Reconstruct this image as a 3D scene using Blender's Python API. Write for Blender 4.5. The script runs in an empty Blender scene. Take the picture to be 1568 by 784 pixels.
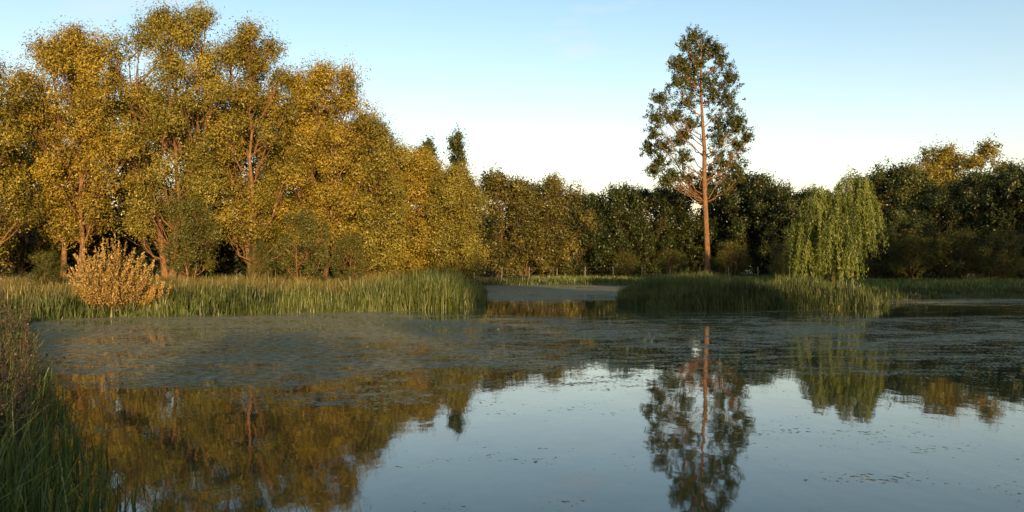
import bpy, math, numpy as np
from mathutils import Vector
rng=np.random.default_rng(11)
scene=bpy.context.scene
scene.view_settings.view_transform='Standard'
scene.view_settings.look='None'
EYE=1.6; F=1250.0
def bx(px,d): return (px-784)/F*d
def hz(y,d): return EYE+(408-y)*d/F

# ---------------- materials ----------------
def new_mat(name):
    m=bpy.data.materials.new(name); m.use_nodes=True
    nt=m.node_tree; nt.nodes.clear()
    return m,nt
def leaf_mat(name,dark,light,trans=0.25,gloss=0.03,nscale=0.45,namp=1.1):
    m,nt=new_mat(name); N=nt.nodes; L=nt.links
    out=N.new('ShaderNodeOutputMaterial')
    at=N.new('ShaderNodeAttribute'); at.attribute_name='tint'
    geo=N.new('ShaderNodeNewGeometry')
    no=N.new('ShaderNodeTexNoise'); no.inputs['Scale'].default_value=nscale; no.inputs['Detail'].default_value=2
    L.new(geo.outputs['Position'],no.inputs['Vector'])
    ad=N.new('ShaderNodeMath'); ad.operation='MULTIPLY_ADD'; ad.inputs[1].default_value=namp; ad.inputs[2].default_value=-namp/2
    L.new(no.outputs['Fac'],ad.inputs[0])
    a2=N.new('ShaderNodeMath'); a2.operation='ADD'; a2.use_clamp=True
    L.new(ad.outputs[0],a2.inputs[0]); L.new(at.outputs['Fac'],a2.inputs[1])
    mx=N.new('ShaderNodeMix'); mx.data_type='RGBA'
    L.new(a2.outputs[0],mx.inputs['Factor'])
    mx.inputs['A'].default_value=(*dark,1); mx.inputs['B'].default_value=(*light,1)
    di=N.new('ShaderNodeBsdfDiffuse'); tr=N.new('ShaderNodeBsdfTranslucent'); gl=N.new('ShaderNodeBsdfGlossy')
    gl.inputs['Roughness'].default_value=0.45
    L.new(mx.outputs['Result'],di.inputs['Color']); L.new(mx.outputs['Result'],tr.inputs['Color'])
    s=N.new('ShaderNodeMixShader'); s.inputs[0].default_value=trans
    L.new(di.outputs[0],s.inputs[1]); L.new(tr.outputs[0],s.inputs[2])
    s2=N.new('ShaderNodeMixShader'); s2.inputs[0].default_value=gloss
    L.new(s.outputs[0],s2.inputs[1]); L.new(gl.outputs[0],s2.inputs[2])
    L.new(s2.outputs[0],out.inputs[0])
    return m
def rough_mat(name,c1,c2,scale=3.0,stretch=(1,1,1),bump=0.3):
    m,nt=new_mat(name); N=nt.nodes; L=nt.links
    out=N.new('ShaderNodeOutputMaterial'); b=N.new('ShaderNodeBsdfPrincipled')
    b.inputs['Roughness'].default_value=0.9; b.inputs['Specular IOR Level'].default_value=0.2
    tc=N.new('ShaderNodeNewGeometry'); mp=N.new('ShaderNodeMapping'); mp.inputs['Scale'].default_value=stretch
    no=N.new('ShaderNodeTexNoise'); no.inputs['Scale'].default_value=scale; no.inputs['Detail'].default_value=8
    L.new(tc.outputs['Position'],mp.inputs[0]); L.new(mp.outputs[0],no.inputs['Vector'])
    r=N.new('ShaderNodeValToRGB'); r.color_ramp.elements[0].position=0.35; r.color_ramp.elements[1].position=0.65
    r.color_ramp.elements[0].color=(*c1,1); r.color_ramp.elements[1].color=(*c2,1)
    L.new(no.outputs['Fac'],r.inputs[0]); L.new(r.outputs[0],b.inputs['Base Color'])
    bp=N.new('ShaderNodeBump'); bp.inputs['Strength'].default_value=bump; bp.inputs['Distance'].default_value=0.05
    L.new(no.outputs['Fac'],bp.inputs['Height']); L.new(bp.outputs[0],b.inputs['Normal'])
    L.new(b.outputs[0],out.inputs[0])
    return m
M_gold=leaf_mat('willow_leaves',(0.095,0.080,0.010),(0.37,0.27,0.032),nscale=0.3,namp=1.5)
M_gold2=leaf_mat('poplar_leaves',(0.070,0.066,0.010),(0.28,0.22,0.030),nscale=0.3,namp=1.5)
M_gold3=leaf_mat('pale_willow_leaves',(0.085,0.080,0.012),(0.30,0.25,0.042),nscale=0.3,namp=1.5)
M_far=leaf_mat('far_willow_leaves',(0.035,0.038,0.008),(0.155,0.128,0.024),nscale=0.25,namp=1.6)
M_oak_shade=leaf_mat('oak_leaves',(0.011,0.021,0.005),(0.050,0.064,0.014))  # darkened leaf colour stands in for shade on the far oaks
M_dark=leaf_mat('understory_leaves',(0.008,0.012,0.004),(0.026,0.032,0.009))
M_tall=leaf_mat('tall_tree_leaves',(0.022,0.034,0.009),(0.080,0.092,0.020))
M_weep=leaf_mat('weeping_willow_leaves',(0.045,0.065,0.010),(0.165,0.195,0.038))
M_bush=leaf_mat('bush_leaves',(0.034,0.044,0.009),(0.125,0.120,0.020))
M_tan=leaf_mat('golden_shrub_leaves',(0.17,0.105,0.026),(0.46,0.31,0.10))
M_reed=leaf_mat('reed_blades',(0.018,0.032,0.006),(0.098,0.122,0.027),nscale=0.7,namp=1.8)
M_grass=leaf_mat('meadow_grass_blades',(0.042,0.050,0.010),(0.19,0.145,0.038),nscale=0.35,namp=2.0)
M_ngrass=leaf_mat('near_grass_blades',(0.030,0.052,0.008),(0.130,0.160,0.034))
M_dry=leaf_mat('dry_seed_heads',(0.030,0.021,0.014),(0.12,0.083,0.058))
M_bark=rough_mat('bark',(0.03,0.022,0.015),(0.11,0.07,0.042),6,(3,3,0.6))
M_bark2=rough_mat('pale_bark',(0.07,0.040,0.024),(0.22,0.12,0.06),5,(3,3,0.5))
M_wood=rough_mat('weathered_wood',(0.07,0.06,0.05),(0.17,0.15,0.12),8,(2,2,0.5))
M_wire=rough_mat('galvanised_wire',(0.08,0.08,0.08),(0.14,0.14,0.13),8)
M_ground=rough_mat('grass_ground',(0.025,0.036,0.010),(0.075,0.070,0.022),0.6,(1,1,1),0.6)

# ---------------- mesh helpers ----------------
class MB:
    def __init__(s): s.v=[];s.f=[];s.t=[];s.m=[];s.n=0
    def add(s,v,f,t,mi):
        v=np.asarray(v,dtype=np.float32).reshape(-1,3); f=np.asarray(f,dtype=np.int64)
        s.v.append(v); s.f.append(f+s.n); s.n+=len(v)
        t=np.broadcast_to(np.asarray(t,dtype=np.float32),(len(v),)); s.t.append(t)
        s.m.append(np.full(len(f),mi,dtype=np.int32))
    def mesh(s,name,mats,smooth_mi=None):
        v=np.concatenate(s.v); f=np.concatenate(s.f); t=np.concatenate(s.t); mi=np.concatenate(s.m)
        me=bpy.data.meshes.new(name)
        me.vertices.add(len(v)); me.vertices.foreach_set('co',v.ravel())
        me.loops.add(len(f)*4); me.loops.foreach_set('vertex_index',f.ravel().astype(np.int32))
        me.polygons.add(len(f)); me.polygons.foreach_set('loop_start',(np.arange(len(f))*4).astype(np.int32))
        me.polygons.foreach_set('material_index',mi)
        if smooth_mi is not None:
            me.polygons.foreach_set('use_smooth',(mi==smooth_mi))
        a=me.attributes.new('tint','FLOAT','POINT'); a.data.foreach_set('value',t)
        for m in mats: me.materials.append(m)
        me.update(calc_edges=True)
        return me
def obj(name,me,loc=(0,0,0),rot=0,scale=(1,1,1)):
    o=bpy.data.objects.new(name,me); o.location=loc; o.rotation_euler=(0,0,rot); o.scale=scale
    scene.collection.objects.link(o); return o
def leaves(mb,C,Nrm,length,width,tint,mi,axis=None):
    n=len(C)
    if n==0:return
    Nrm=Nrm/(np.linalg.norm(Nrm,axis=1,keepdims=True)+1e-9)
    if axis is None: axis=rng.normal(size=(n,3))
    u=axis-Nrm*np.sum(axis*Nrm,axis=1,keepdims=True); u/=np.linalg.norm(u,axis=1,keepdims=True)+1e-9
    w=np.cross(Nrm,u)
    l=(length*rng.uniform(0.6,1.3,n))[:,None]; wd=(width*rng.uniform(0.6,1.3,n))[:,None]
    V=np.stack([C-u*l/2,C+w*wd/2-u*l*0.05,C+u*l/2,C-w*wd/2-u*l*0.05],axis=1)
    mb.add(V.reshape(-1,3),np.arange(n*4).reshape(-1,4),np.repeat(tint,4),mi)
def tube(mb,pts,rad,mi,sides=6):
    pts=np.asarray(pts,float); k=len(pts)
    tg=np.gradient(pts,axis=0); tg/=np.linalg.norm(tg,axis=1,keepdims=True)+1e-9
    ref=np.array([1.0,0.13,0.07]); 
    a=np.cross(tg,ref); a/=np.linalg.norm(a,axis=1,keepdims=True)+1e-9; b=np.cross(tg,a)
    an=np.arange(sides)/sides*2*math.pi
    V=pts[:,None,:]+np.asarray(rad)[:,None,None]*(np.cos(an)[None,:,None]*a[:,None,:]+np.sin(an)[None,:,None]*b[:,None,:])
    f=[]
    for i in range(k-1):
        for j in range(sides):
            j2=(j+1)%sides; f.append((i*sides+j,i*sides+j2,(i+1)*sides+j2,(i+1)*sides+j))
    mb.add(V.reshape(-1,3),f,0.5,mi)
def limb(mb,p0,p1,r0,r1,mi,sag=0.15,k=6,sides=5,wob=0.06):
    p0=np.array(p0,float);p1=np.array(p1,float); t=np.linspace(0,1,k)[:,None]
    L=np.linalg.norm(p1-p0)
    P=p0+(p1-p0)*t; P[:,2]+= -np.sin(t[:,0]*math.pi)*sag*L*0.5
    P[1:-1]+=rng.normal(size=(k-2,3))*wob*L*0.5
    tube(mb,P,r0+(r1-r0)*t[:,0],mi,sides)
    return P
def lobe_leaves(mb,c,r,nsub,nleaf,subr,ll,lw,mi,flat=1.0,inner=0.45,outbias=0.9,up=0.25,rise=0.0):
    c=np.array(c,float); r=np.array(r,float)*np.ones(3)
    d=rng.normal(size=(nsub,3)); d/=np.linalg.norm(d,axis=1,keepdims=True)
    d[:,2]=np.where(d[:,2]<-0.75,-d[:,2]*0.6,d[:,2])
    rad=rng.uniform(inner,1.1,nsub)[:,None]
    S=c+d*rad*r
    sr=subr*rng.uniform(0.4,1.35,nsub)
    st=rng.uniform(0,1,nsub)
    idx=np.repeat(np.arange(nsub),nleaf)
    keep=rng.uniform(size=len(idx))<(sr[idx]/(subr*1.35))**1.6+0.15
    idx=idx[keep]; n=len(idx)
    g=rng.normal(size=(n,3)); g/=np.linalg.norm(g,axis=1,keepdims=True); 
    rr=rng.uniform(0.1,1.0,n)[:,None]**0.6*rng.uniform(0.8,1.25,n)[:,None]
    off=g*rr*sr[idx][:,None]; off[:,2]*=flat
    if rise:
        ax=d*0.8+np.array([0,0,0.6])+rng.normal(size=(nsub,3))*0.4; ax/=np.linalg.norm(ax,axis=1,keepdims=True)
        pr=np.sum(off*ax[idx],axis=1,keepdims=True); off=off*0.75+ax[idx]*pr*rise
    P=S[idx]+off
    Nn=g*outbias+d[idx]*0.5+rng.normal(size=(n,3))*0.6+np.array([0,0,up])
    ti=np.clip(0.2+0.5*st[idx]+rng.normal(size=n)*0.16,0,1)
    leaves(mb,P,Nn,ll,lw,ti,mi)
    return S
def prof(kind,t):
    if kind=='round': return math.sqrt(max(0.08,1-abs(2*t-0.95)**2.3))
    if kind=='full': return max(0.45,(1-max(0,(t-0.45)/0.55)**3.2)**0.5)
    if kind=='spire': return max(0.12,math.sin(math.pi*(0.15+0.83*t))**0.6)
def tree_mesh(name,H,R,hb,kind,nl,lm,bm,nsub=34,nleaf=46,ll=0.26,lw=0.12,subr=0.55,stems=1,lr=0.34,lean=(0,0),trunk_r=None,spread=0.16,inner=0.4,rise=0.0):
    mb=MB(); tr=trunk_r or H*0.016
    ST=[]
    a0=rng.uniform(0,6.28)
    for s in range(stems):
        a=a0+s*6.28/stems+rng.uniform(-0.5,0.5); sp=0 if stems==1 else spread*H*rng.uniform(0.4,1)
        top=np.array([lean[0]+math.cos(a)*sp,lean[1]+math.sin(a)*sp,H*rng.uniform(0.78,0.9)])
        base=np.array([math.cos(a)*tr*1.3*(stems>1),math.sin(a)*tr*1.3*(stems>1),-0.3])
        k=10; t=np.linspace(0,1,k)[:,None]
        P=base+(top-base)*t; P[1:,:2]+=np.cumsum(rng.normal(size=(k-1,2))*H*0.009,axis=0)
        rr=tr*(1.0 if stems==1 else 0.75)*(1-0.9*t[:,0])*(1+0.5*np.exp(-t[:,0]*22))
        tube(mb,P,rr,0,8); ST.append(P)
    zl=hb+(H-hb)*(np.arange(nl)+0.5)/nl
    for i in range(nl):
        t=(zl[i]-hb)/(H-hb); pr=prof(kind,t)*R
        l=R*lr*rng.uniform(0.55,1.35)*(0.6+0.4*prof(kind,t))
        a=i*2.399+rng.uniform(-0.5,0.5); rad=max(0,pr-l*0.8)*rng.uniform(0.55,1.2)
        P=ST[i%stems]; j=np.argmin(abs(P[:,2]-zl[i])); ax=P[j]*0.6*(1 if stems>1 else 1.6)
        c=np.array([ax[0]+math.cos(a)*rad,ax[1]+math.sin(a)*rad,min(zl[i],H-l*(0.9+0.5*rng.uniform()))])
        j0=np.argmin(abs(P[:,2]-max(hb*0.7,c[2]-rad*0.9-0.08*H))); 
        Q=limb(mb,P[j0],c,tr*0.28*(1-0.6*t)+0.015,tr*0.06+0.008,0,0.2)
        S=lobe_leaves(mb,c,(l*1.1,l*1.1,l*1.05),nsub,nleaf,subr,ll,lw,1,inner=inner,rise=rise)
        for s in S[::3]: limb(mb,Q[rng.integers(2,6)],s,tr*0.05+0.008,0.006,0,0.1,4,3)
    return mb.mesh(name,[bm,lm],0)

# ---------------- pond and terrain ----------------
pond=np.array([(0.2,1.9),(-1.1,3.2),(-2.3,5.0),(-4.3,7.6),(-7.2,12),(-11,18),(-14.6,23.6),(-13.5,25.3),(-10.5,26.8),(-6.5,28.2),(-4,29.8),(-2.2,31),(-1.3,35),
 (-1.6,42),(-2.4,55),(-3.2,66),(-1,70),(4,71),(9.5,67),(8.6,58),(7.2,50),(5.6,39),(4.9,34),(6.3,31.8),(10,31),(14,31.8),(15.5,34),(17.5,38),(24,40.5),(36,42),(48,30),(34,5),(10,0.5)],float)
def sdist(x,y):
    x=np.asarray(x,float);y=np.asarray(y,float); sh=x.shape; x=x.ravel();y=y.ravel()
    d=np.full(x.shape,1e9); ins=np.zeros(x.shape,bool)
    n=len(pond)
    for i in range(n):
        ax,ay=pond[i]; cx,cy=pond[(i+1)%n]; ex,ey=cx-ax,cy-ay
        t=np.clip(((x-ax)*ex+(y-ay)*ey)/(ex*ex+ey*ey),0,1)
        d=np.minimum(d,np.hypot(x-ax-t*ex,y-ay-t*ey))
        c=((ay>y)!=(cy>y)); xi=ax+(y-ay)/(cy-ay+1e-12)*ex
        ins^=(c&(x<xi))
    return np.where(ins,-d,d).reshape(sh)
def wav(x,y):
    return 0.5*(np.sin(x*0.31+1.3)*np.cos(y*0.27)+np.sin(x*0.13-y*0.19+2)*0.8+0.4*np.sin(x*0.9+y*0.7))
def gz(x,y):
    s=sdist(x,y)+0.35*wav(np.asarray(x)*3,np.asarray(y)*3)*np.clip(np.asarray(y)/20,0,1)
    k=np.clip((s+1.0)/2.6,0,1); k=k*k*(3-2*k)
    far=np.clip(s/40,0,1)
    return -0.45+0.68*k+0.3*far+0.08*wav(x,y)*np.clip(s/4,0,1)
def axis(lo,hi,step,ext):
    a=np.arange(lo,hi+1e-6,step); g=[];s=step;p=hi
    while p<ext: s*=1.35;p+=s;g.append(p)
    h=[];s=step;p=lo
    while p>-ext: s*=1.35;p-=s;h.append(p)
    return np.array(h[::-1]+list(a)+g)
X=axis(-45,50,0.5,2500);Y=axis(-4,78,0.5,2500)
gx,gy=np.meshgrid(X,Y); 
def grid_obj(name,gx,gy,gzv,mat,attr=None):
    ny,nx=gx.shape; V=np.stack([gx,gy,gzv],-1).reshape(-1,3)
    i=np.arange((ny-1)*(nx-1)); r=i//(nx-1); c=i%(nx-1); a=r*nx+c
    f=np.stack([a,a+1,a+nx+1,a+nx],1)
    mb=MB(); mb.add(V,f,0 if attr is None else attr.ravel(),0)
    return obj(name,mb.mesh(name,[mat],0))
grid_obj('ground',gx,gy,gz(gx,gy),M_ground)

# water with floating weed
m,nt=new_mat('pond_water'); N=nt.nodes;L=nt.links
out=N.new('ShaderNodeOutputMaterial'); w=N.new('ShaderNodeBsdfPrincipled')
w.inputs['Base Color'].default_value=(0.022,0.032,0.015,1); w.inputs['Roughness'].default_value=0.03; w.inputs['IOR'].default_value=1.42
geo=N.new('ShaderNodeNewGeometry')
def noise(scale,detail,stretch=(1,1,1)):
    mp=N.new('ShaderNodeMapping'); mp.inputs['Scale'].default_value=stretch
    L.new(geo.outputs['Position'],mp.inputs[0]); no=N.new('ShaderNodeTexNoise')
    no.inputs['Scale'].default_value=scale; no.inputs['Detail'].default_value=detail
    L.new(mp.outputs[0],no.inputs['Vector']); return no
def mth(op,a,b=None,c=None,clamp=False):
    q=N.new('ShaderNodeMath'); q.operation=op; q.use_clamp=clamp
    for i,vv in enumerate((a,b,c)):
        if vv is None: continue
        if isinstance(vv,(int,float)): q.inputs[i].default_value=vv
        else: L.new(vv,q.inputs[i])
    return q.outputs[0]
nr=noise(1.6,3,(1,0.55,1)); bp=N.new('ShaderNodeBump'); bp.inputs['Strength'].default_value=0.07; bp.inputs['Distance'].default_value=0.05
L.new(nr.outputs['Fac'],bp.inputs['Height']); L.new(bp.outputs[0],w.inputs['Normal'])
at=N.new('ShaderNodeAttribute'); at.attribute_name='tint'
nA=noise(0.7,6,(0.45,1,1)); nB=noise(3.0,5,(0.7,1,1)); nC=noise(18,2)
s=mth('MULTIPLY_ADD',nA.outputs['Fac'],2.6,-1.3)
s=mth('ADD',s,at.outputs['Fac'])
s=mth('ADD',s,mth('MULTIPLY_ADD',nB.outputs['Fac'],2.4,-1.2))
s=mth('ADD',s,mth('MULTIPLY_ADD',nC.outputs['Fac'],3.4,-1.7))
mask=mth('MULTIPLY_ADD',s,7.0,-3.5,True)
weed=N.new('ShaderNodeBsdfPrincipled'); weed.inputs['Roughness'].default_value=0.65; weed.inputs['Specular IOR Level'].default_value=0.15
rp=N.new('ShaderNodeValToRGB'); rp.color_ramp.elements[0].color=(0.075,0.070,0.030,1); rp.color_ramp.elements[1].color=(0.31,0.27,0.155,1)
rp.color_ramp.elements[0].position=0.35; rp.color_ramp.elements[1].position=0.7
nD=noise(7,6); L.new(nD.outputs['Fac'],rp.inputs[0]); L.new(rp.outputs[0],weed.inputs['Base Color'])
b2=N.new('ShaderNodeBump'); b2.inputs['Strength'].default_value=0.9; b2.inputs['Distance'].default_value=0.05
L.new(nC.outputs['Fac'],b2.inputs['Height']); L.new(b2.outputs[0],weed.inputs['Normal'])
mx=N.new('ShaderNodeMixShader'); L.new(mask,mx.inputs[0]); L.new(w.outputs[0],mx.inputs[1]); L.new(weed.outputs[0],mx.inputs[2]); L.new(mx.outputs[0],out.inputs[0])
def sm(a,b,x): t=np.clip((x-a)/(b-a),0,1); return t*t*(3-2*t)
wx,wy=np.meshgrid(np.arange(-25,52,0.35),np.arange(-1,74,0.35))
B=wx/np.maximum(wy,1)
cov=np.full(wx.shape,-1.0)
edge=9.0+2.0*sm(-0.25,0.1,B)+1.5*sm(-0.35,-0.6,B)
left=sm(edge-2.0,edge+3.5,wy)*(1-sm(24,29,wy)*sm(-0.2,-0.05,B))*(1-sm(-0.10,0.12,B)*0.28)
cov=np.maximum(cov,-0.35+left*1.18)
band=np.exp(-((wy-19.5)/6.0)**2)*sm(-0.02,0.12,B); cov=np.maximum(cov,-0.35+band*1.08)
inl=sm(32,44,wy+0.8*np.sin(wx*1.3)+1.2*np.sin(wx*0.5+1))*(wx<12)*(0.88+0.12*np.sin(wy*0.35+0.4*wx)); cov=np.maximum(cov,-0.35+inl*1.6)
rb=sm(30,36,wy)*sm(14,18,wx); cov=np.maximum(cov,-0.35+rb*0.95)
cov=np.maximum(cov,-0.20+0.28*wav(wx*0.8,wy*1.2)-0.12*sm(8,5,wy))
grid_obj('pond_water',wx,wy,np.zeros(wx.shape),m,cov)

# ---------------- blades ----------------
def blades(mb,x,y,z0,h,wd,lean,tint,mi):
    n=len(x); a=rng.uniform(0,2*math.pi,n); la=rng.uniform(0,2*math.pi,n)
    w=np.stack([np.cos(a),np.sin(a),np.zeros(n)],1)*(wd*0.5)[:,None]
    ld=np.stack([np.cos(la),np.sin(la),np.zeros(n)],1)*(lean*h)[:,None]
    b=np.stack([x,y,z0],1); up=np.stack([np.zeros(n)]*2+[h],1)
    p1=b+up*0.55+ld*0.3; p2=b+up*(1-0.25*lean[:,None])+ld
    V=np.stack([b-w,b+w,p1+w*0.85,p1-w*0.85,p2+w*0.12,p2-w*0.12],1)
    o=(np.arange(n)*6)[:,None]
    f=np.concatenate([o+np.array([[0,1,2,3]]),o+np.array([[3,2,4,5]])])
    mb.add(V.reshape(-1,3),f,np.repeat(tint,6),mi)
def scatter(n,x0,x1,y0,y1,cond):
    x=rng.uniform(x0,x1,n);y=rng.uniform(y0,y1,n); s=sdist(x,y); k=cond(x,y,s); return x[k],y[k],s[k]
def reed_bed(name,n,box,cond,hf,mat,wd=0.03,lean=0.2):
    x,y,s=scatter(n,*box,cond); k=len(x)
    pt=0.5+0.5*np.sin(x*2.3+1.7*np.sin(y*1.9))*np.cos(y*2.1+np.sin(x*3.1))
    kk=rng.uniform(size=k)<0.25+0.75*pt; x,y,s,pt=x[kk],y[kk],s[kk],pt[kk]; k=len(x)
    big=0.5+0.5*np.sin(x*0.9+np.sin(y*0.7)*1.5)*np.cos(x*0.37+y*0.5)
    h=hf(x,y)*rng.uniform(0.4,1.1,k)*(0.6+0.4*pt+0.25*big); h*=np.where(rng.uniform(size=k)<0.04,1.25,1); z=np.minimum(gz(x,y),0.3)-0.05
    mb=MB(); blades(mb,x,y,z,h,wd*rng.uniform(0.6,1.3,k),np.abs(rng.normal(0,lean,k)),np.clip(0.45+0.35*wav(x*2,y*2)+rng.normal(0,0.25,k),0,1),0)
    return obj(name,mb.mesh(name,[mat]))
def hl(x,y):
    b=x/y
    return 0.62+0.25*wav(x*2.2,y*1.7)+0.56*sm(-0.20,-0.15,b)-0.35*sm(-0.07,-0.04,b)
reed_bed('reed_bed',150000,(-16,-0.5,22,46),lambda x,y,s:(s>-0.5+0.5*wav(x*3,y))&(s<2.6)&((x/y<-0.045)|(s>-0.2)),hl,M_reed)
reed_bed('reed_bed',190000,(4.2,19,30,46),lambda x,y,s:(s>-0.5+0.4*wav(x*3,y))&(s<4.5)&(x<15.6),lambda x,y:0.86+0.28*wav(x*2,y*2)-0.35*sm(13,15.5,x),M_reed)
reed_bed('bank_sedge',110000,(14,48,33,50),lambda x,y,s:(s>-0.3)&(s<3.5),lambda x,y:0.38+0.12*wav(x*2,y*2),M_reed)
reed_bed('bank_sedge',60000,(-6,14,40,78),lambda x,y,s:(s>-0.3)&(s<3.0),lambda x,y:0.45+0.1*wav(x*2,y*2),M_reed,0.05)
reed_bed('meadow_grass',190000,(-45,-1.5,23,62),lambda x,y,s:(s>1.6),lambda x,y:0.72+0.28*wav(x,y),M_grass,0.035,0.3)
reed_bed('meadow_grass',150000,(2,75,34,95),lambda x,y,s:(s>2.0),lambda x,y:0.40+0.1*wav(x,y),M_ngrass,0.06,0.3)
x,y,s_=scatter(70000,-13,0.6,1.6,22,lambda x,y,s:(s>-0.25)&(x/y<-0.2)&(s<2.5)); k=len(x)
mb=MB(); hn=(0.68-0.32*sm(-0.62,-0.30,x/y))*rng.uniform(0.4,1.25,k)
blades(mb,x,y,gz(x,y)-0.05,hn,0.009*rng.uniform(0.6,1.5,k)+0.0008*y,np.abs(rng.normal(0,0.35,k)),rng.uniform(0,1,k),0)
x=rng.uniform(-2.4,-1.0,55);y=rng.uniform(3.5,4.8,55)
blades(mb,x,y,x*0-0.1,rng.uniform(0.35,0.72,55),x*0+0.007,x*0+0.35,x*0+0.6,0)
obj('bank_grass',mb.mesh('bank_grass',[M_ngrass]))

def seed_plant(name,x,y,h,nst,spread,mat,seed_r=0.04,nl=40,ll=0.024,lw=0.014,base=0.05):
    mb=MB(); z=float(gz(np.array([x]),np.array([y]))[0])
    for i in range(nst):
        a=rng.uniform(0,6.28); sp=spread*rng.uniform(0.2,1); hh=h*rng.uniform(0.5,1.05)
        p1=np.array([math.cos(a)*sp,math.sin(a)*sp,hh]); p0=np.array([math.cos(a)*base,math.sin(a)*base,-0.1])
        P=limb(mb,p0,p1,0.006,0.002,0,0.12,7,3,0.03)
        for j in range(8):
            t=rng.uniform(0.3,1); q=P[0]+(P[-1]-P[0])*t; tip=q+rng.normal(size=3)*0.11+np.array([0,0,0.06])
            limb(mb,q,tip,0.003,0.0015,0,0,3,3); k=14
            c=q+(tip-q)*rng.uniform(0.2,1.1,k)[:,None]+rng.normal(size=(k,3))*0.012; leaves(mb,c,rng.normal(size=(k,3)),ll,lw,rng.uniform(0,1,k),1)
    return obj(name,mb.mesh(name,[M_dry,mat]),(x,y,z))
seed_plant('dock_plant',-4.62,7.6,1.55,13,0.45,M_dry)
seed_plant('dock_plant',-5.85,9.6,1.55,13,0.5,M_dry)
seed_plant('dock_plant',-3.85,6.2,1.1,10,0.35,M_dry)

def shrub(name,px,d,Hs,Rs,n):
    mb=MB()
    for i in range(n):
        a=rng.uniform(0,6.28); r=rng.uniform(0,1)**0.55; hh=Hs*(1-0.40*r**1.5)*rng.uniform(0.5,1.1)
        p1=np.array([math.cos(a)*r*Rs+rng.normal()*0.12,math.sin(a)*r*Rs*0.8,hh]); p0=np.array([math.cos(a)*r*0.35,math.sin(a)*r*0.35,-0.1])
        P=limb(mb,p0,p1,0.012,0.004,0,0.18,8,3,0.05)
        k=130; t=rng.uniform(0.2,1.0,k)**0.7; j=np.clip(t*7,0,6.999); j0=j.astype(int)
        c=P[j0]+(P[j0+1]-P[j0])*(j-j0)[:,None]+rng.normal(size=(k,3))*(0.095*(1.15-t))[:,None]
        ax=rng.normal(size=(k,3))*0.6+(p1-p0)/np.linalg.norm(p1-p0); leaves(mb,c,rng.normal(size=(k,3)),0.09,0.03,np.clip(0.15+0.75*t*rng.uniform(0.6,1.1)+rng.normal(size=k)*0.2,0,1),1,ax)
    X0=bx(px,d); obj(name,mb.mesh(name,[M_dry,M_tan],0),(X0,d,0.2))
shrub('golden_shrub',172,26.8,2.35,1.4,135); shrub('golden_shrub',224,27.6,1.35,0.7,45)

# ---------------- trees ----------------
def put(name,me,px,d,rot=0,sc=1.0,sxy=1.0):
    X0=bx(px,d); z=float(gz(np.array([X0]),np.array([d]))[0])
    return obj(name,me,(X0,d,z-0.05),rot,(sc*sxy,sc*sxy,sc))
L_=[(-35,85,92,49,2,2.2,'round',M_gold2),(105,44,84,53,2,3.4,'round',M_gold),(265,4,84,56,3,3.2,'full',M_gold3),(392,44,70,59,2,2.8,'full',M_gold2),
 (487,92,70,60,2,2.0,'full',M_gold),(575,178,60,63,3,1.2,'full',M_gold3),(640,228,56,66,2,0.7,'round',M_gold),(702,254,46,64,3,0.3,'round',M_gold3)]
for i,(px,top,hw,d,stm,hb,kind,lm) in enumerate(L_):
    H=hz(top,d)-0.5; R=hw*d/F
    me=tree_mesh('willow_tree',H,R,hb,kind,int(26+H*1.6),lm,M_bark2,nsub=36,nleaf=68,ll=0.185,lw=0.075,subr=0.60,stems=stm,lr=0.31,inner=0.25,rise=1.2)
    put('willow_tree',me,px,d)
mw=tree_mesh('willow_tree_b',14,4.2,2.2,'full',34,M_gold2,M_bark,nsub=32,nleaf=46,ll=0.27,lw=0.12,subr=0.62,stems=2,inner=0.3,rise=1.1)
for px,top,d,rot in [(30,150,62,0.4),(185,118,66,2.1),(330,135,68,4.0),(445,135,70,1.0),(545,190,70,3.1),(610,216,74,5.0)]:
    put('willow_tree',mw,px,d,rot,(hz(top,d)-0.5)/14,1.0)
ms=tree_mesh('small_willow',5.2,1.9,0.9,'round',20,M_bush,M_bark2,nsub=26,nleaf=44,ll=0.15,lw=0.05,subr=0.38,stems=3,lr=0.34,rise=1.3)
for px,top,d,rot,sx in [(462,322,47,0,1.05),(292,305,50,1.7,0.95),(400,370,52,3,0.9),(75,385,42,2,1.5),(535,355,54,4.1,1.0)]:
    put('small_willow_tree',ms,px,d,rot,(hz(top,d)-0.4)/5.2,sx)
mp_=tree_mesh('poplar',15,1.3,2,'spire',28,M_tall,M_bark,nsub=18,nleaf=40,ll=0.25,lw=0.13,subr=0.4,lr=0.5,rise=1.5)
put('poplar_tree',mp_,693,85,0,(hz(202,85)-0.5)/15,1.1); put('poplar_tree',mp_,655,86,2,(hz(212,86)-0.5)/15); 
mo=[tree_mesh('oak_%d'%i,12,5.0,0.6,'round',34,mt,M_bark,nsub=28,nleaf=40,ll=0.29,lw=0.16,subr=0.66,lr=0.30,inner=0.3,rise=0.9) for i,mt in enumerate([M_oak_shade,M_oak_shade,M_tall])]
mg=tree_mesh('far_willow',12,4.8,0.4,'round',32,M_far,M_bark,nsub=30,nleaf=40,ll=0.28,lw=0.14,subr=0.64,lr=0.30,stems=2,inner=0.3,rise=1.0)
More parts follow.
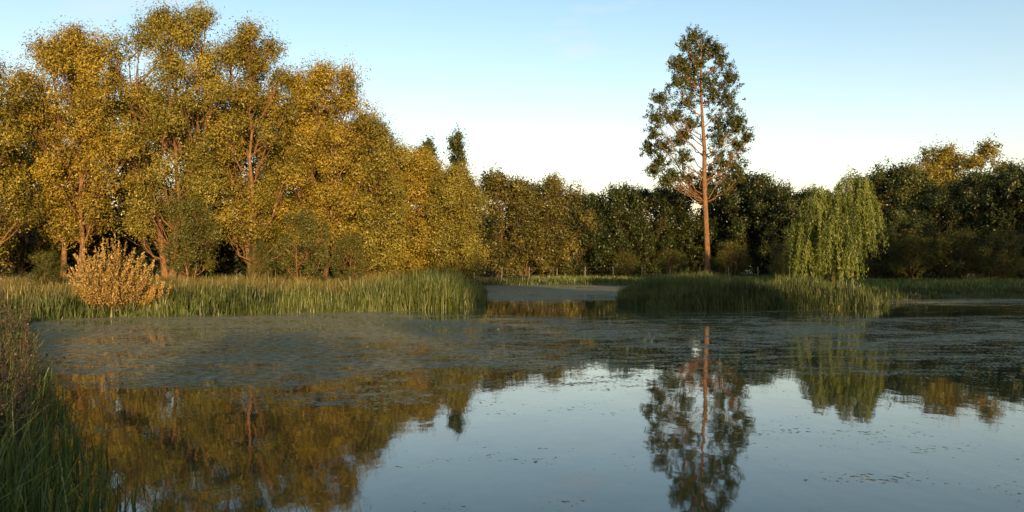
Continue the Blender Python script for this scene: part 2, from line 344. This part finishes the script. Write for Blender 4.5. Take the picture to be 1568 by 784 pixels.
far=[(760,260,92,3),(802,272,96,3),(845,268,100,3),(884,292,104,0),(912,296,108,1),(948,280,106,0),(988,288,108,1),(1030,280,112,0),(1075,275,112,1),(1120,258,110,0),
 (1162,266,104,1),(1198,280,100,0),(1235,290,96,2),(1270,294,100,0),(1345,260,88,3),(1385,254,86,2),(1418,248,90,4),(1472,214,92,4),(1512,262,80,2),(1550,248,74,0),(1595,256,72,1),(1310,300,90,1),
 (1440,290,78,0),(1370,320,74,2),(1630,262,80,0),(1680,250,80,1)]
for i,(px,top,d,k) in enumerate(far):
    H=(hz(top,d)-0.7)
    if k==4: put('willow_tree',mw,px,d,i*1.7,H/14,1.05)
    else: put('willow_tree' if k==3 else 'oak_tree',mg if k==3 else mo[k],px,d,i*1.7,H/11.8,rng.uniform(0.8,1.08))
for i,(px,top,d) in enumerate([(1030,382,90),(1195,368,60),(1400,360,70),(1470,350,68),(1535,352,64),(1250,350,80),(1120,370,92),(960,385,95),(1340,372,75)]):
    put('hawthorn_bush',ms,px,d,i*1.1,(hz(top,d)-0.5)/5.2,1.5 if i!=1 else 0.9)

def mass(name,pts,lm,nsub=24,nleaf=34,ll=0.4,lw=0.25,subr=0.8):
    mb=MB()
    for (x,y,zc,r,rz) in pts:
        lobe_leaves(mb,(x,y,zc),(r,r,rz),nsub,nleaf,subr,ll,lw,0,inner=0.3)
    obj(name,mb.mesh(name,[lm]))
pts=[]
for i in range(150):
    x=rng.uniform(-75,-2); y=rng.uniform(76,84); h=rng.uniform(1,6); pts.append((x,y,h,2.2,1.8))
for i in range(80):
    x=rng.uniform(-48,-12); y=rng.uniform(64,72); h=rng.uniform(0.5,3.6); pts.append((x,y,h,1.8,1.3))
mass('woodland_understory',pts,M_dark)
pts=[]
for i in range(420):
    x=rng.uniform(-60,125); y=rng.uniform(116,126); h=rng.uniform(0.5,9.0)*(0.85+0.15*math.sin(x*0.2)); pts.append((x,y,h,2.8,2.2))
mass('distant_tree_line',pts,M_dark,22,26,0.6,0.42,1.1)

# tall open-crowned poplar
D=100.0; x0=bx(1080,D); z0=float(gz(np.array([x0]),np.array([D]))[0])
def T(px,y): return ((px-1080)/F*D,(hz(y,D)-z0))
mb=MB()
tp=[(1081,430),(1081,380),(1079,330),(1078,280),(1077,230),(1076,180),(1074,130),(1072,90),(1071,58)]
P=np.array([[T(a,b)[0]+rng.normal()*0.1,-0.3+rng.normal()*0.15,T(a,b)[1]] for a,b in tp]); tr=np.array([0.43,0.35,0.31,0.28,0.24,0.18,0.13,0.08,0.03])
tube(mb,P,tr,0,9)
cl=[(1072,56,20),(1050,72,20),(1092,74,20),(1036,94,20),(1068,90,26),(1102,98,24),(1050,116,26),(1088,120,28),(1034,126,17),(1112,128,20),(1010,148,20),(1002,176,18),(1024,166,21),
 (1112,156,26),(1086,150,26),(1052,152,22),(1126,182,20),(1100,184,28),(1006,205,20),(994,230,16),(1018,224,17),(1122,208,26),(1100,214,28),(1134,232,16),(1010,250,24),(1000,268,18),(1030,262,20),(1040,218,14),
 (1046,242,16),(1106,244,26),(1124,256,20),(1092,268,20),(1058,272,16),(1128,275,15),(1106,290,14),(1016,278,14),(1060,182,17),(1066,130,24),(1044,104,22),(1078,76,22),(1056,206,14),(1138,210,10),(1036,178,13)]
for (px,y,r) in cl:
    lx,lz=T(px,y); rr=r/F*D*1.0; near=abs(px-1078)<22
    ly=(rng.uniform(0.6,1.0)*2.0 if (near and y>160) else rng.uniform(-1,1)*1.8)*(0.4+0.6*min(1,(y-40)/150))
    lx+=rng.normal()*0.2; lz+=rng.normal()*0.3
    c=np.array([lx,ly,lz]); dist=math.hypot(lx,ly)
    t=np.clip((lz-1.1*dist-1.2-P[0,2])/(P[-1,2]-P[0,2]),0.3,0.97)*8; i0=int(t); b=P[i0]+(P[i0+1]-P[i0])*(t-i0)
    Q=limb(mb,b,c-np.array([0,0,rr*0.3]),0.075,0.025,0,0.1,7,5,0.09)
    S=lobe_leaves(mb,c,(rr*0.95,rr*0.95,rr*0.95),int(13+rr*18),50,0.44,0.24,0.14,1,inner=0.1,rise=0.75)
    for s in S[::3]: limb(mb,Q[rng.integers(2,7)],s,0.025,0.01,0,0.1,4,3)
obj('tall_poplar_tree',mb.mesh('tall_poplar_tree',[M_bark2,M_tall],0),(x0,D,z0))

# weeping willow
D=40.0; x0=bx(1272,D); z0=float(gz(np.array([x0]),np.array([D]))[0])
mb=MB(); H=hz(279,D)-z0
P=limb(mb,(0,0,-0.2),(0.3,0,H*0.72),0.16,0.06,0,0,8,8,0.03)
heads=[(-1.30,0.1,0.66,0.46),(-0.95,-0.3,0.85,0.46),(-0.4,0.3,0.94,0.45),(0.2,-0.3,0.88,0.46),(0.85,0.1,1.0,0.46),(1.5,-0.1,1.02,0.40),(0.0,-0.8,0.72,0.5),(0.9,-0.7,0.78,0.5),(-0.7,0.8,0.7,0.55),(0.6,0.8,0.8,0.55),(-1.45,-0.4,0.45,0.38),(1.4,0.5,0.78,0.46),(1.75,-0.4,0.86,0.32),(-0.5,-1.0,0.58,0.38),(0.5,-1.1,0.5,0.38)]
for hi,(hx,hy,hf,hr) in enumerate(heads):
    c=np.array([hx,hy,H*hf-0.35]); limb(mb,P[rng.integers(3,7)],c,0.06,0.02,0,-0.3,6,5)
    lo=0.1 if hx<0.9 else H*0.26*(hx-0.4)
    for s in range(64):
        a=rng.uniform(0,6.28); r=hr*math.sqrt(rng.uniform(0,1)); top=c+np.array([math.cos(a)*r,math.sin(a)*r,0.42*math.sqrt(max(0,1-(r/hr)**2))+rng.normal()*0.12])
        ln=max(0.3,min(top[2]-lo-rng.uniform(0.0,1.1),rng.uniform(0.4,3.0)*(0.5+0.5*r/hr)+0.4)); k=int(ln*38)
        t=np.sort(rng.uniform(0,1,k)); out_=0.20*ln; sway=rng.normal()*0.09*ln
        c3=top+np.stack([math.cos(a)*out_*np.sqrt(t)+sway*t,math.sin(a)*out_*np.sqrt(t),-ln*t**1.1],1)+rng.normal(size=(k,3))*0.04
        ax=rng.normal(size=(k,3))*0.4+np.array([0,0,-1]); nn=rng.normal(size=(k,3))*0.6+np.array([math.cos(a),math.sin(a),0.3])
        tt=0.5+0.4*math.sin(hi*2.1+int(a*2)*1.9)
        leaves(mb,c3,nn,0.15,0.032,np.clip(tt+rng.normal(size=k)*0.15,0,1),1,ax)
obj('weeping_willow_tree',mb.mesh('weeping_willow_tree',[M_bark,M_weep],0),(x0,D,z0))

# ---------------- fence ----------------
mb=MB()
xs=np.arange(-4,66,2.9); fy=86-0.12*xs
for xx,yy in zip(xs,fy):
    z=float(gz(np.array([xx]),np.array([yy]))[0]); w_=0.05; h=1.2+rng.uniform(-0.06,0.06); tl=rng.normal()*0.04
    V=[(xx+sx*w_+(tl if zz>0.5 else 0),yy+sy*w_,z+zz) for zz in (-0.2,h-0.05,h) for sx,sy in ((-1,-1),(1,-1),(1,1),(-1,1))]
    V=np.array(V); V[8:12,:2]=V[8:12,:2]*0.6+V[8:12,:2].mean(0)*0.4
    f=[(a*4+j,a*4+(j+1)%4,(a+1)*4+(j+1)%4,(a+1)*4+j) for a in (0,1) for j in range(4)]+[(8,9,10,11)]
    mb.add(V,f,0.5,0)
for hh in (0.45,0.8,1.12):
    pts=[(xx,yy-0.07,float(gz(np.array([xx]),np.array([yy]))[0])+hh) for xx,yy in zip(xs,fy)]
    tube(mb,pts,np.full(len(pts),0.003),1,4)
obj('post_and_wire_fence',mb.mesh('post_and_wire_fence',[M_wood,M_wire]))

for i,(xx,yy,h) in enumerate([(14,-16,13),(20,-19,13),(39,-20,17),(46,-16,18),(54,-22,19),(64,-20,19),(20,-28,15),(44,-28,19)]):  # unseen trees behind the camera, placed and sized to shade the right side
    z=float(gz(np.array([xx]),np.array([yy]))[0]); obj('oak_tree',mo[i%3],(xx,yy,z),i*1.3,(h/12*0.85,h/12*0.85,h/12))
for i,(xx,yy,h) in enumerate([(-14,-12,4.2),(-9,-12,4.2),(-4,-12,4.4),(-19,-12,4),(2,-12,4.2),(7,-12,5),(26,-14,6),(31,-14,6)]):  # unseen low hedge added behind the camera to shade the foreground
    z=float(gz(np.array([xx]),np.array([yy]))[0]); obj('hawthorn_bush',ms,(xx,yy,z),i*1.3,(h/5.2*1.7,h/5.2*1.7,h/5.2))

# ---------------- light ----------------
el=math.radians(8); azx,azy=0.24,-0.97
sv=Vector((azx*math.cos(el),azy*math.cos(el),math.sin(el)))
sl=bpy.data.lights.new('sun','SUN'); sl.energy=10; sl.angle=math.radians(0.6); sl.color=(1.0,0.67,0.29)
so=bpy.data.objects.new('sun',sl); so.rotation_euler=(-sv).to_track_quat('-Z','Y').to_euler(); so.location=(10,-30,30); scene.collection.objects.link(so)
wd=bpy.data.worlds.new('World'); scene.world=wd; wd.use_nodes=True; nt=wd.node_tree; nt.nodes.clear(); N=nt.nodes; L=nt.links
o=N.new('ShaderNodeOutputWorld'); bg=N.new('ShaderNodeBackground'); bg.inputs['Strength'].default_value=0.15
sk=N.new('ShaderNodeTexSky'); sk.sky_type='NISHITA'; sk.sun_disc=False; sk.sun_elevation=el; sk.sun_rotation=math.atan2(azx,azy); sk.air_density=1.0; sk.dust_density=0.6; sk.ozone_density=1.0
tc=N.new('ShaderNodeTexCoord'); sx=N.new('ShaderNodeSeparateXYZ'); L.new(tc.outputs['Generated'],sx.inputs[0])
r=N.new('ShaderNodeValToRGB'); e=r.color_ramp.elements; e[0].position=0.0; e[0].color=(0.62,0.455,0.42,1); e[1].position=0.32; e[1].color=(0.50,0.53,0.54,1)
q=e.new(0.16); q.color=(0.60,0.54,0.53,1); q=e.new(1.0); q.color=(0.58,0.59,0.55,1)
L.new(sx.outputs['Z'],r.inputs[0])
v1=N.new('ShaderNodeVectorMath'); v1.operation='MULTIPLY'; L.new(sk.outputs[0],v1.inputs[0]); L.new(r.outputs[0],v1.inputs[1])
v2=N.new('ShaderNodeVectorMath'); v2.operation='SCALE'; v2.inputs['Scale'].default_value=3.3; L.new(v1.outputs[0],v2.inputs[0])
mp=N.new('ShaderNodeMapping'); mp.inputs['Scale'].default_value=(2.2,2.2,9); L.new(tc.outputs['Generated'],mp.inputs[0])
cn=N.new('ShaderNodeTexNoise'); cn.inputs['Scale'].default_value=3.0; cn.inputs['Detail'].default_value=7; L.new(mp.outputs[0],cn.inputs['Vector'])
cr=N.new('ShaderNodeValToRGB'); cr.color_ramp.elements[0].position=0.58; cr.color_ramp.elements[0].color=(0,0,0,1); cr.color_ramp.elements[1].position=0.78; cr.color_ramp.elements[1].color=(0.35,0.35,0.35,1)
L.new(cn.outputs['Fac'],cr.inputs[0])
mxc=N.new('ShaderNodeMix'); mxc.data_type='RGBA'; L.new(cr.outputs[0],mxc.inputs['Factor']); L.new(v2.outputs[0],mxc.inputs['A']); mxc.inputs['B'].default_value=(6.3,6.0,5.4,1)
L.new(mxc.outputs['Result'],bg.inputs[0]); L.new(bg.outputs[0],o.inputs[0])

cam=bpy.data.cameras.new('camera'); co=bpy.data.objects.new('camera',cam); scene.collection.objects.link(co)
co.location=(0,0,EYE); co.rotation_euler=(math.radians(90+0.73),0,0); cam.sensor_width=36; cam.lens=F/1568*36; cam.clip_end=6000; cam.clip_start=0.05
scene.camera=co
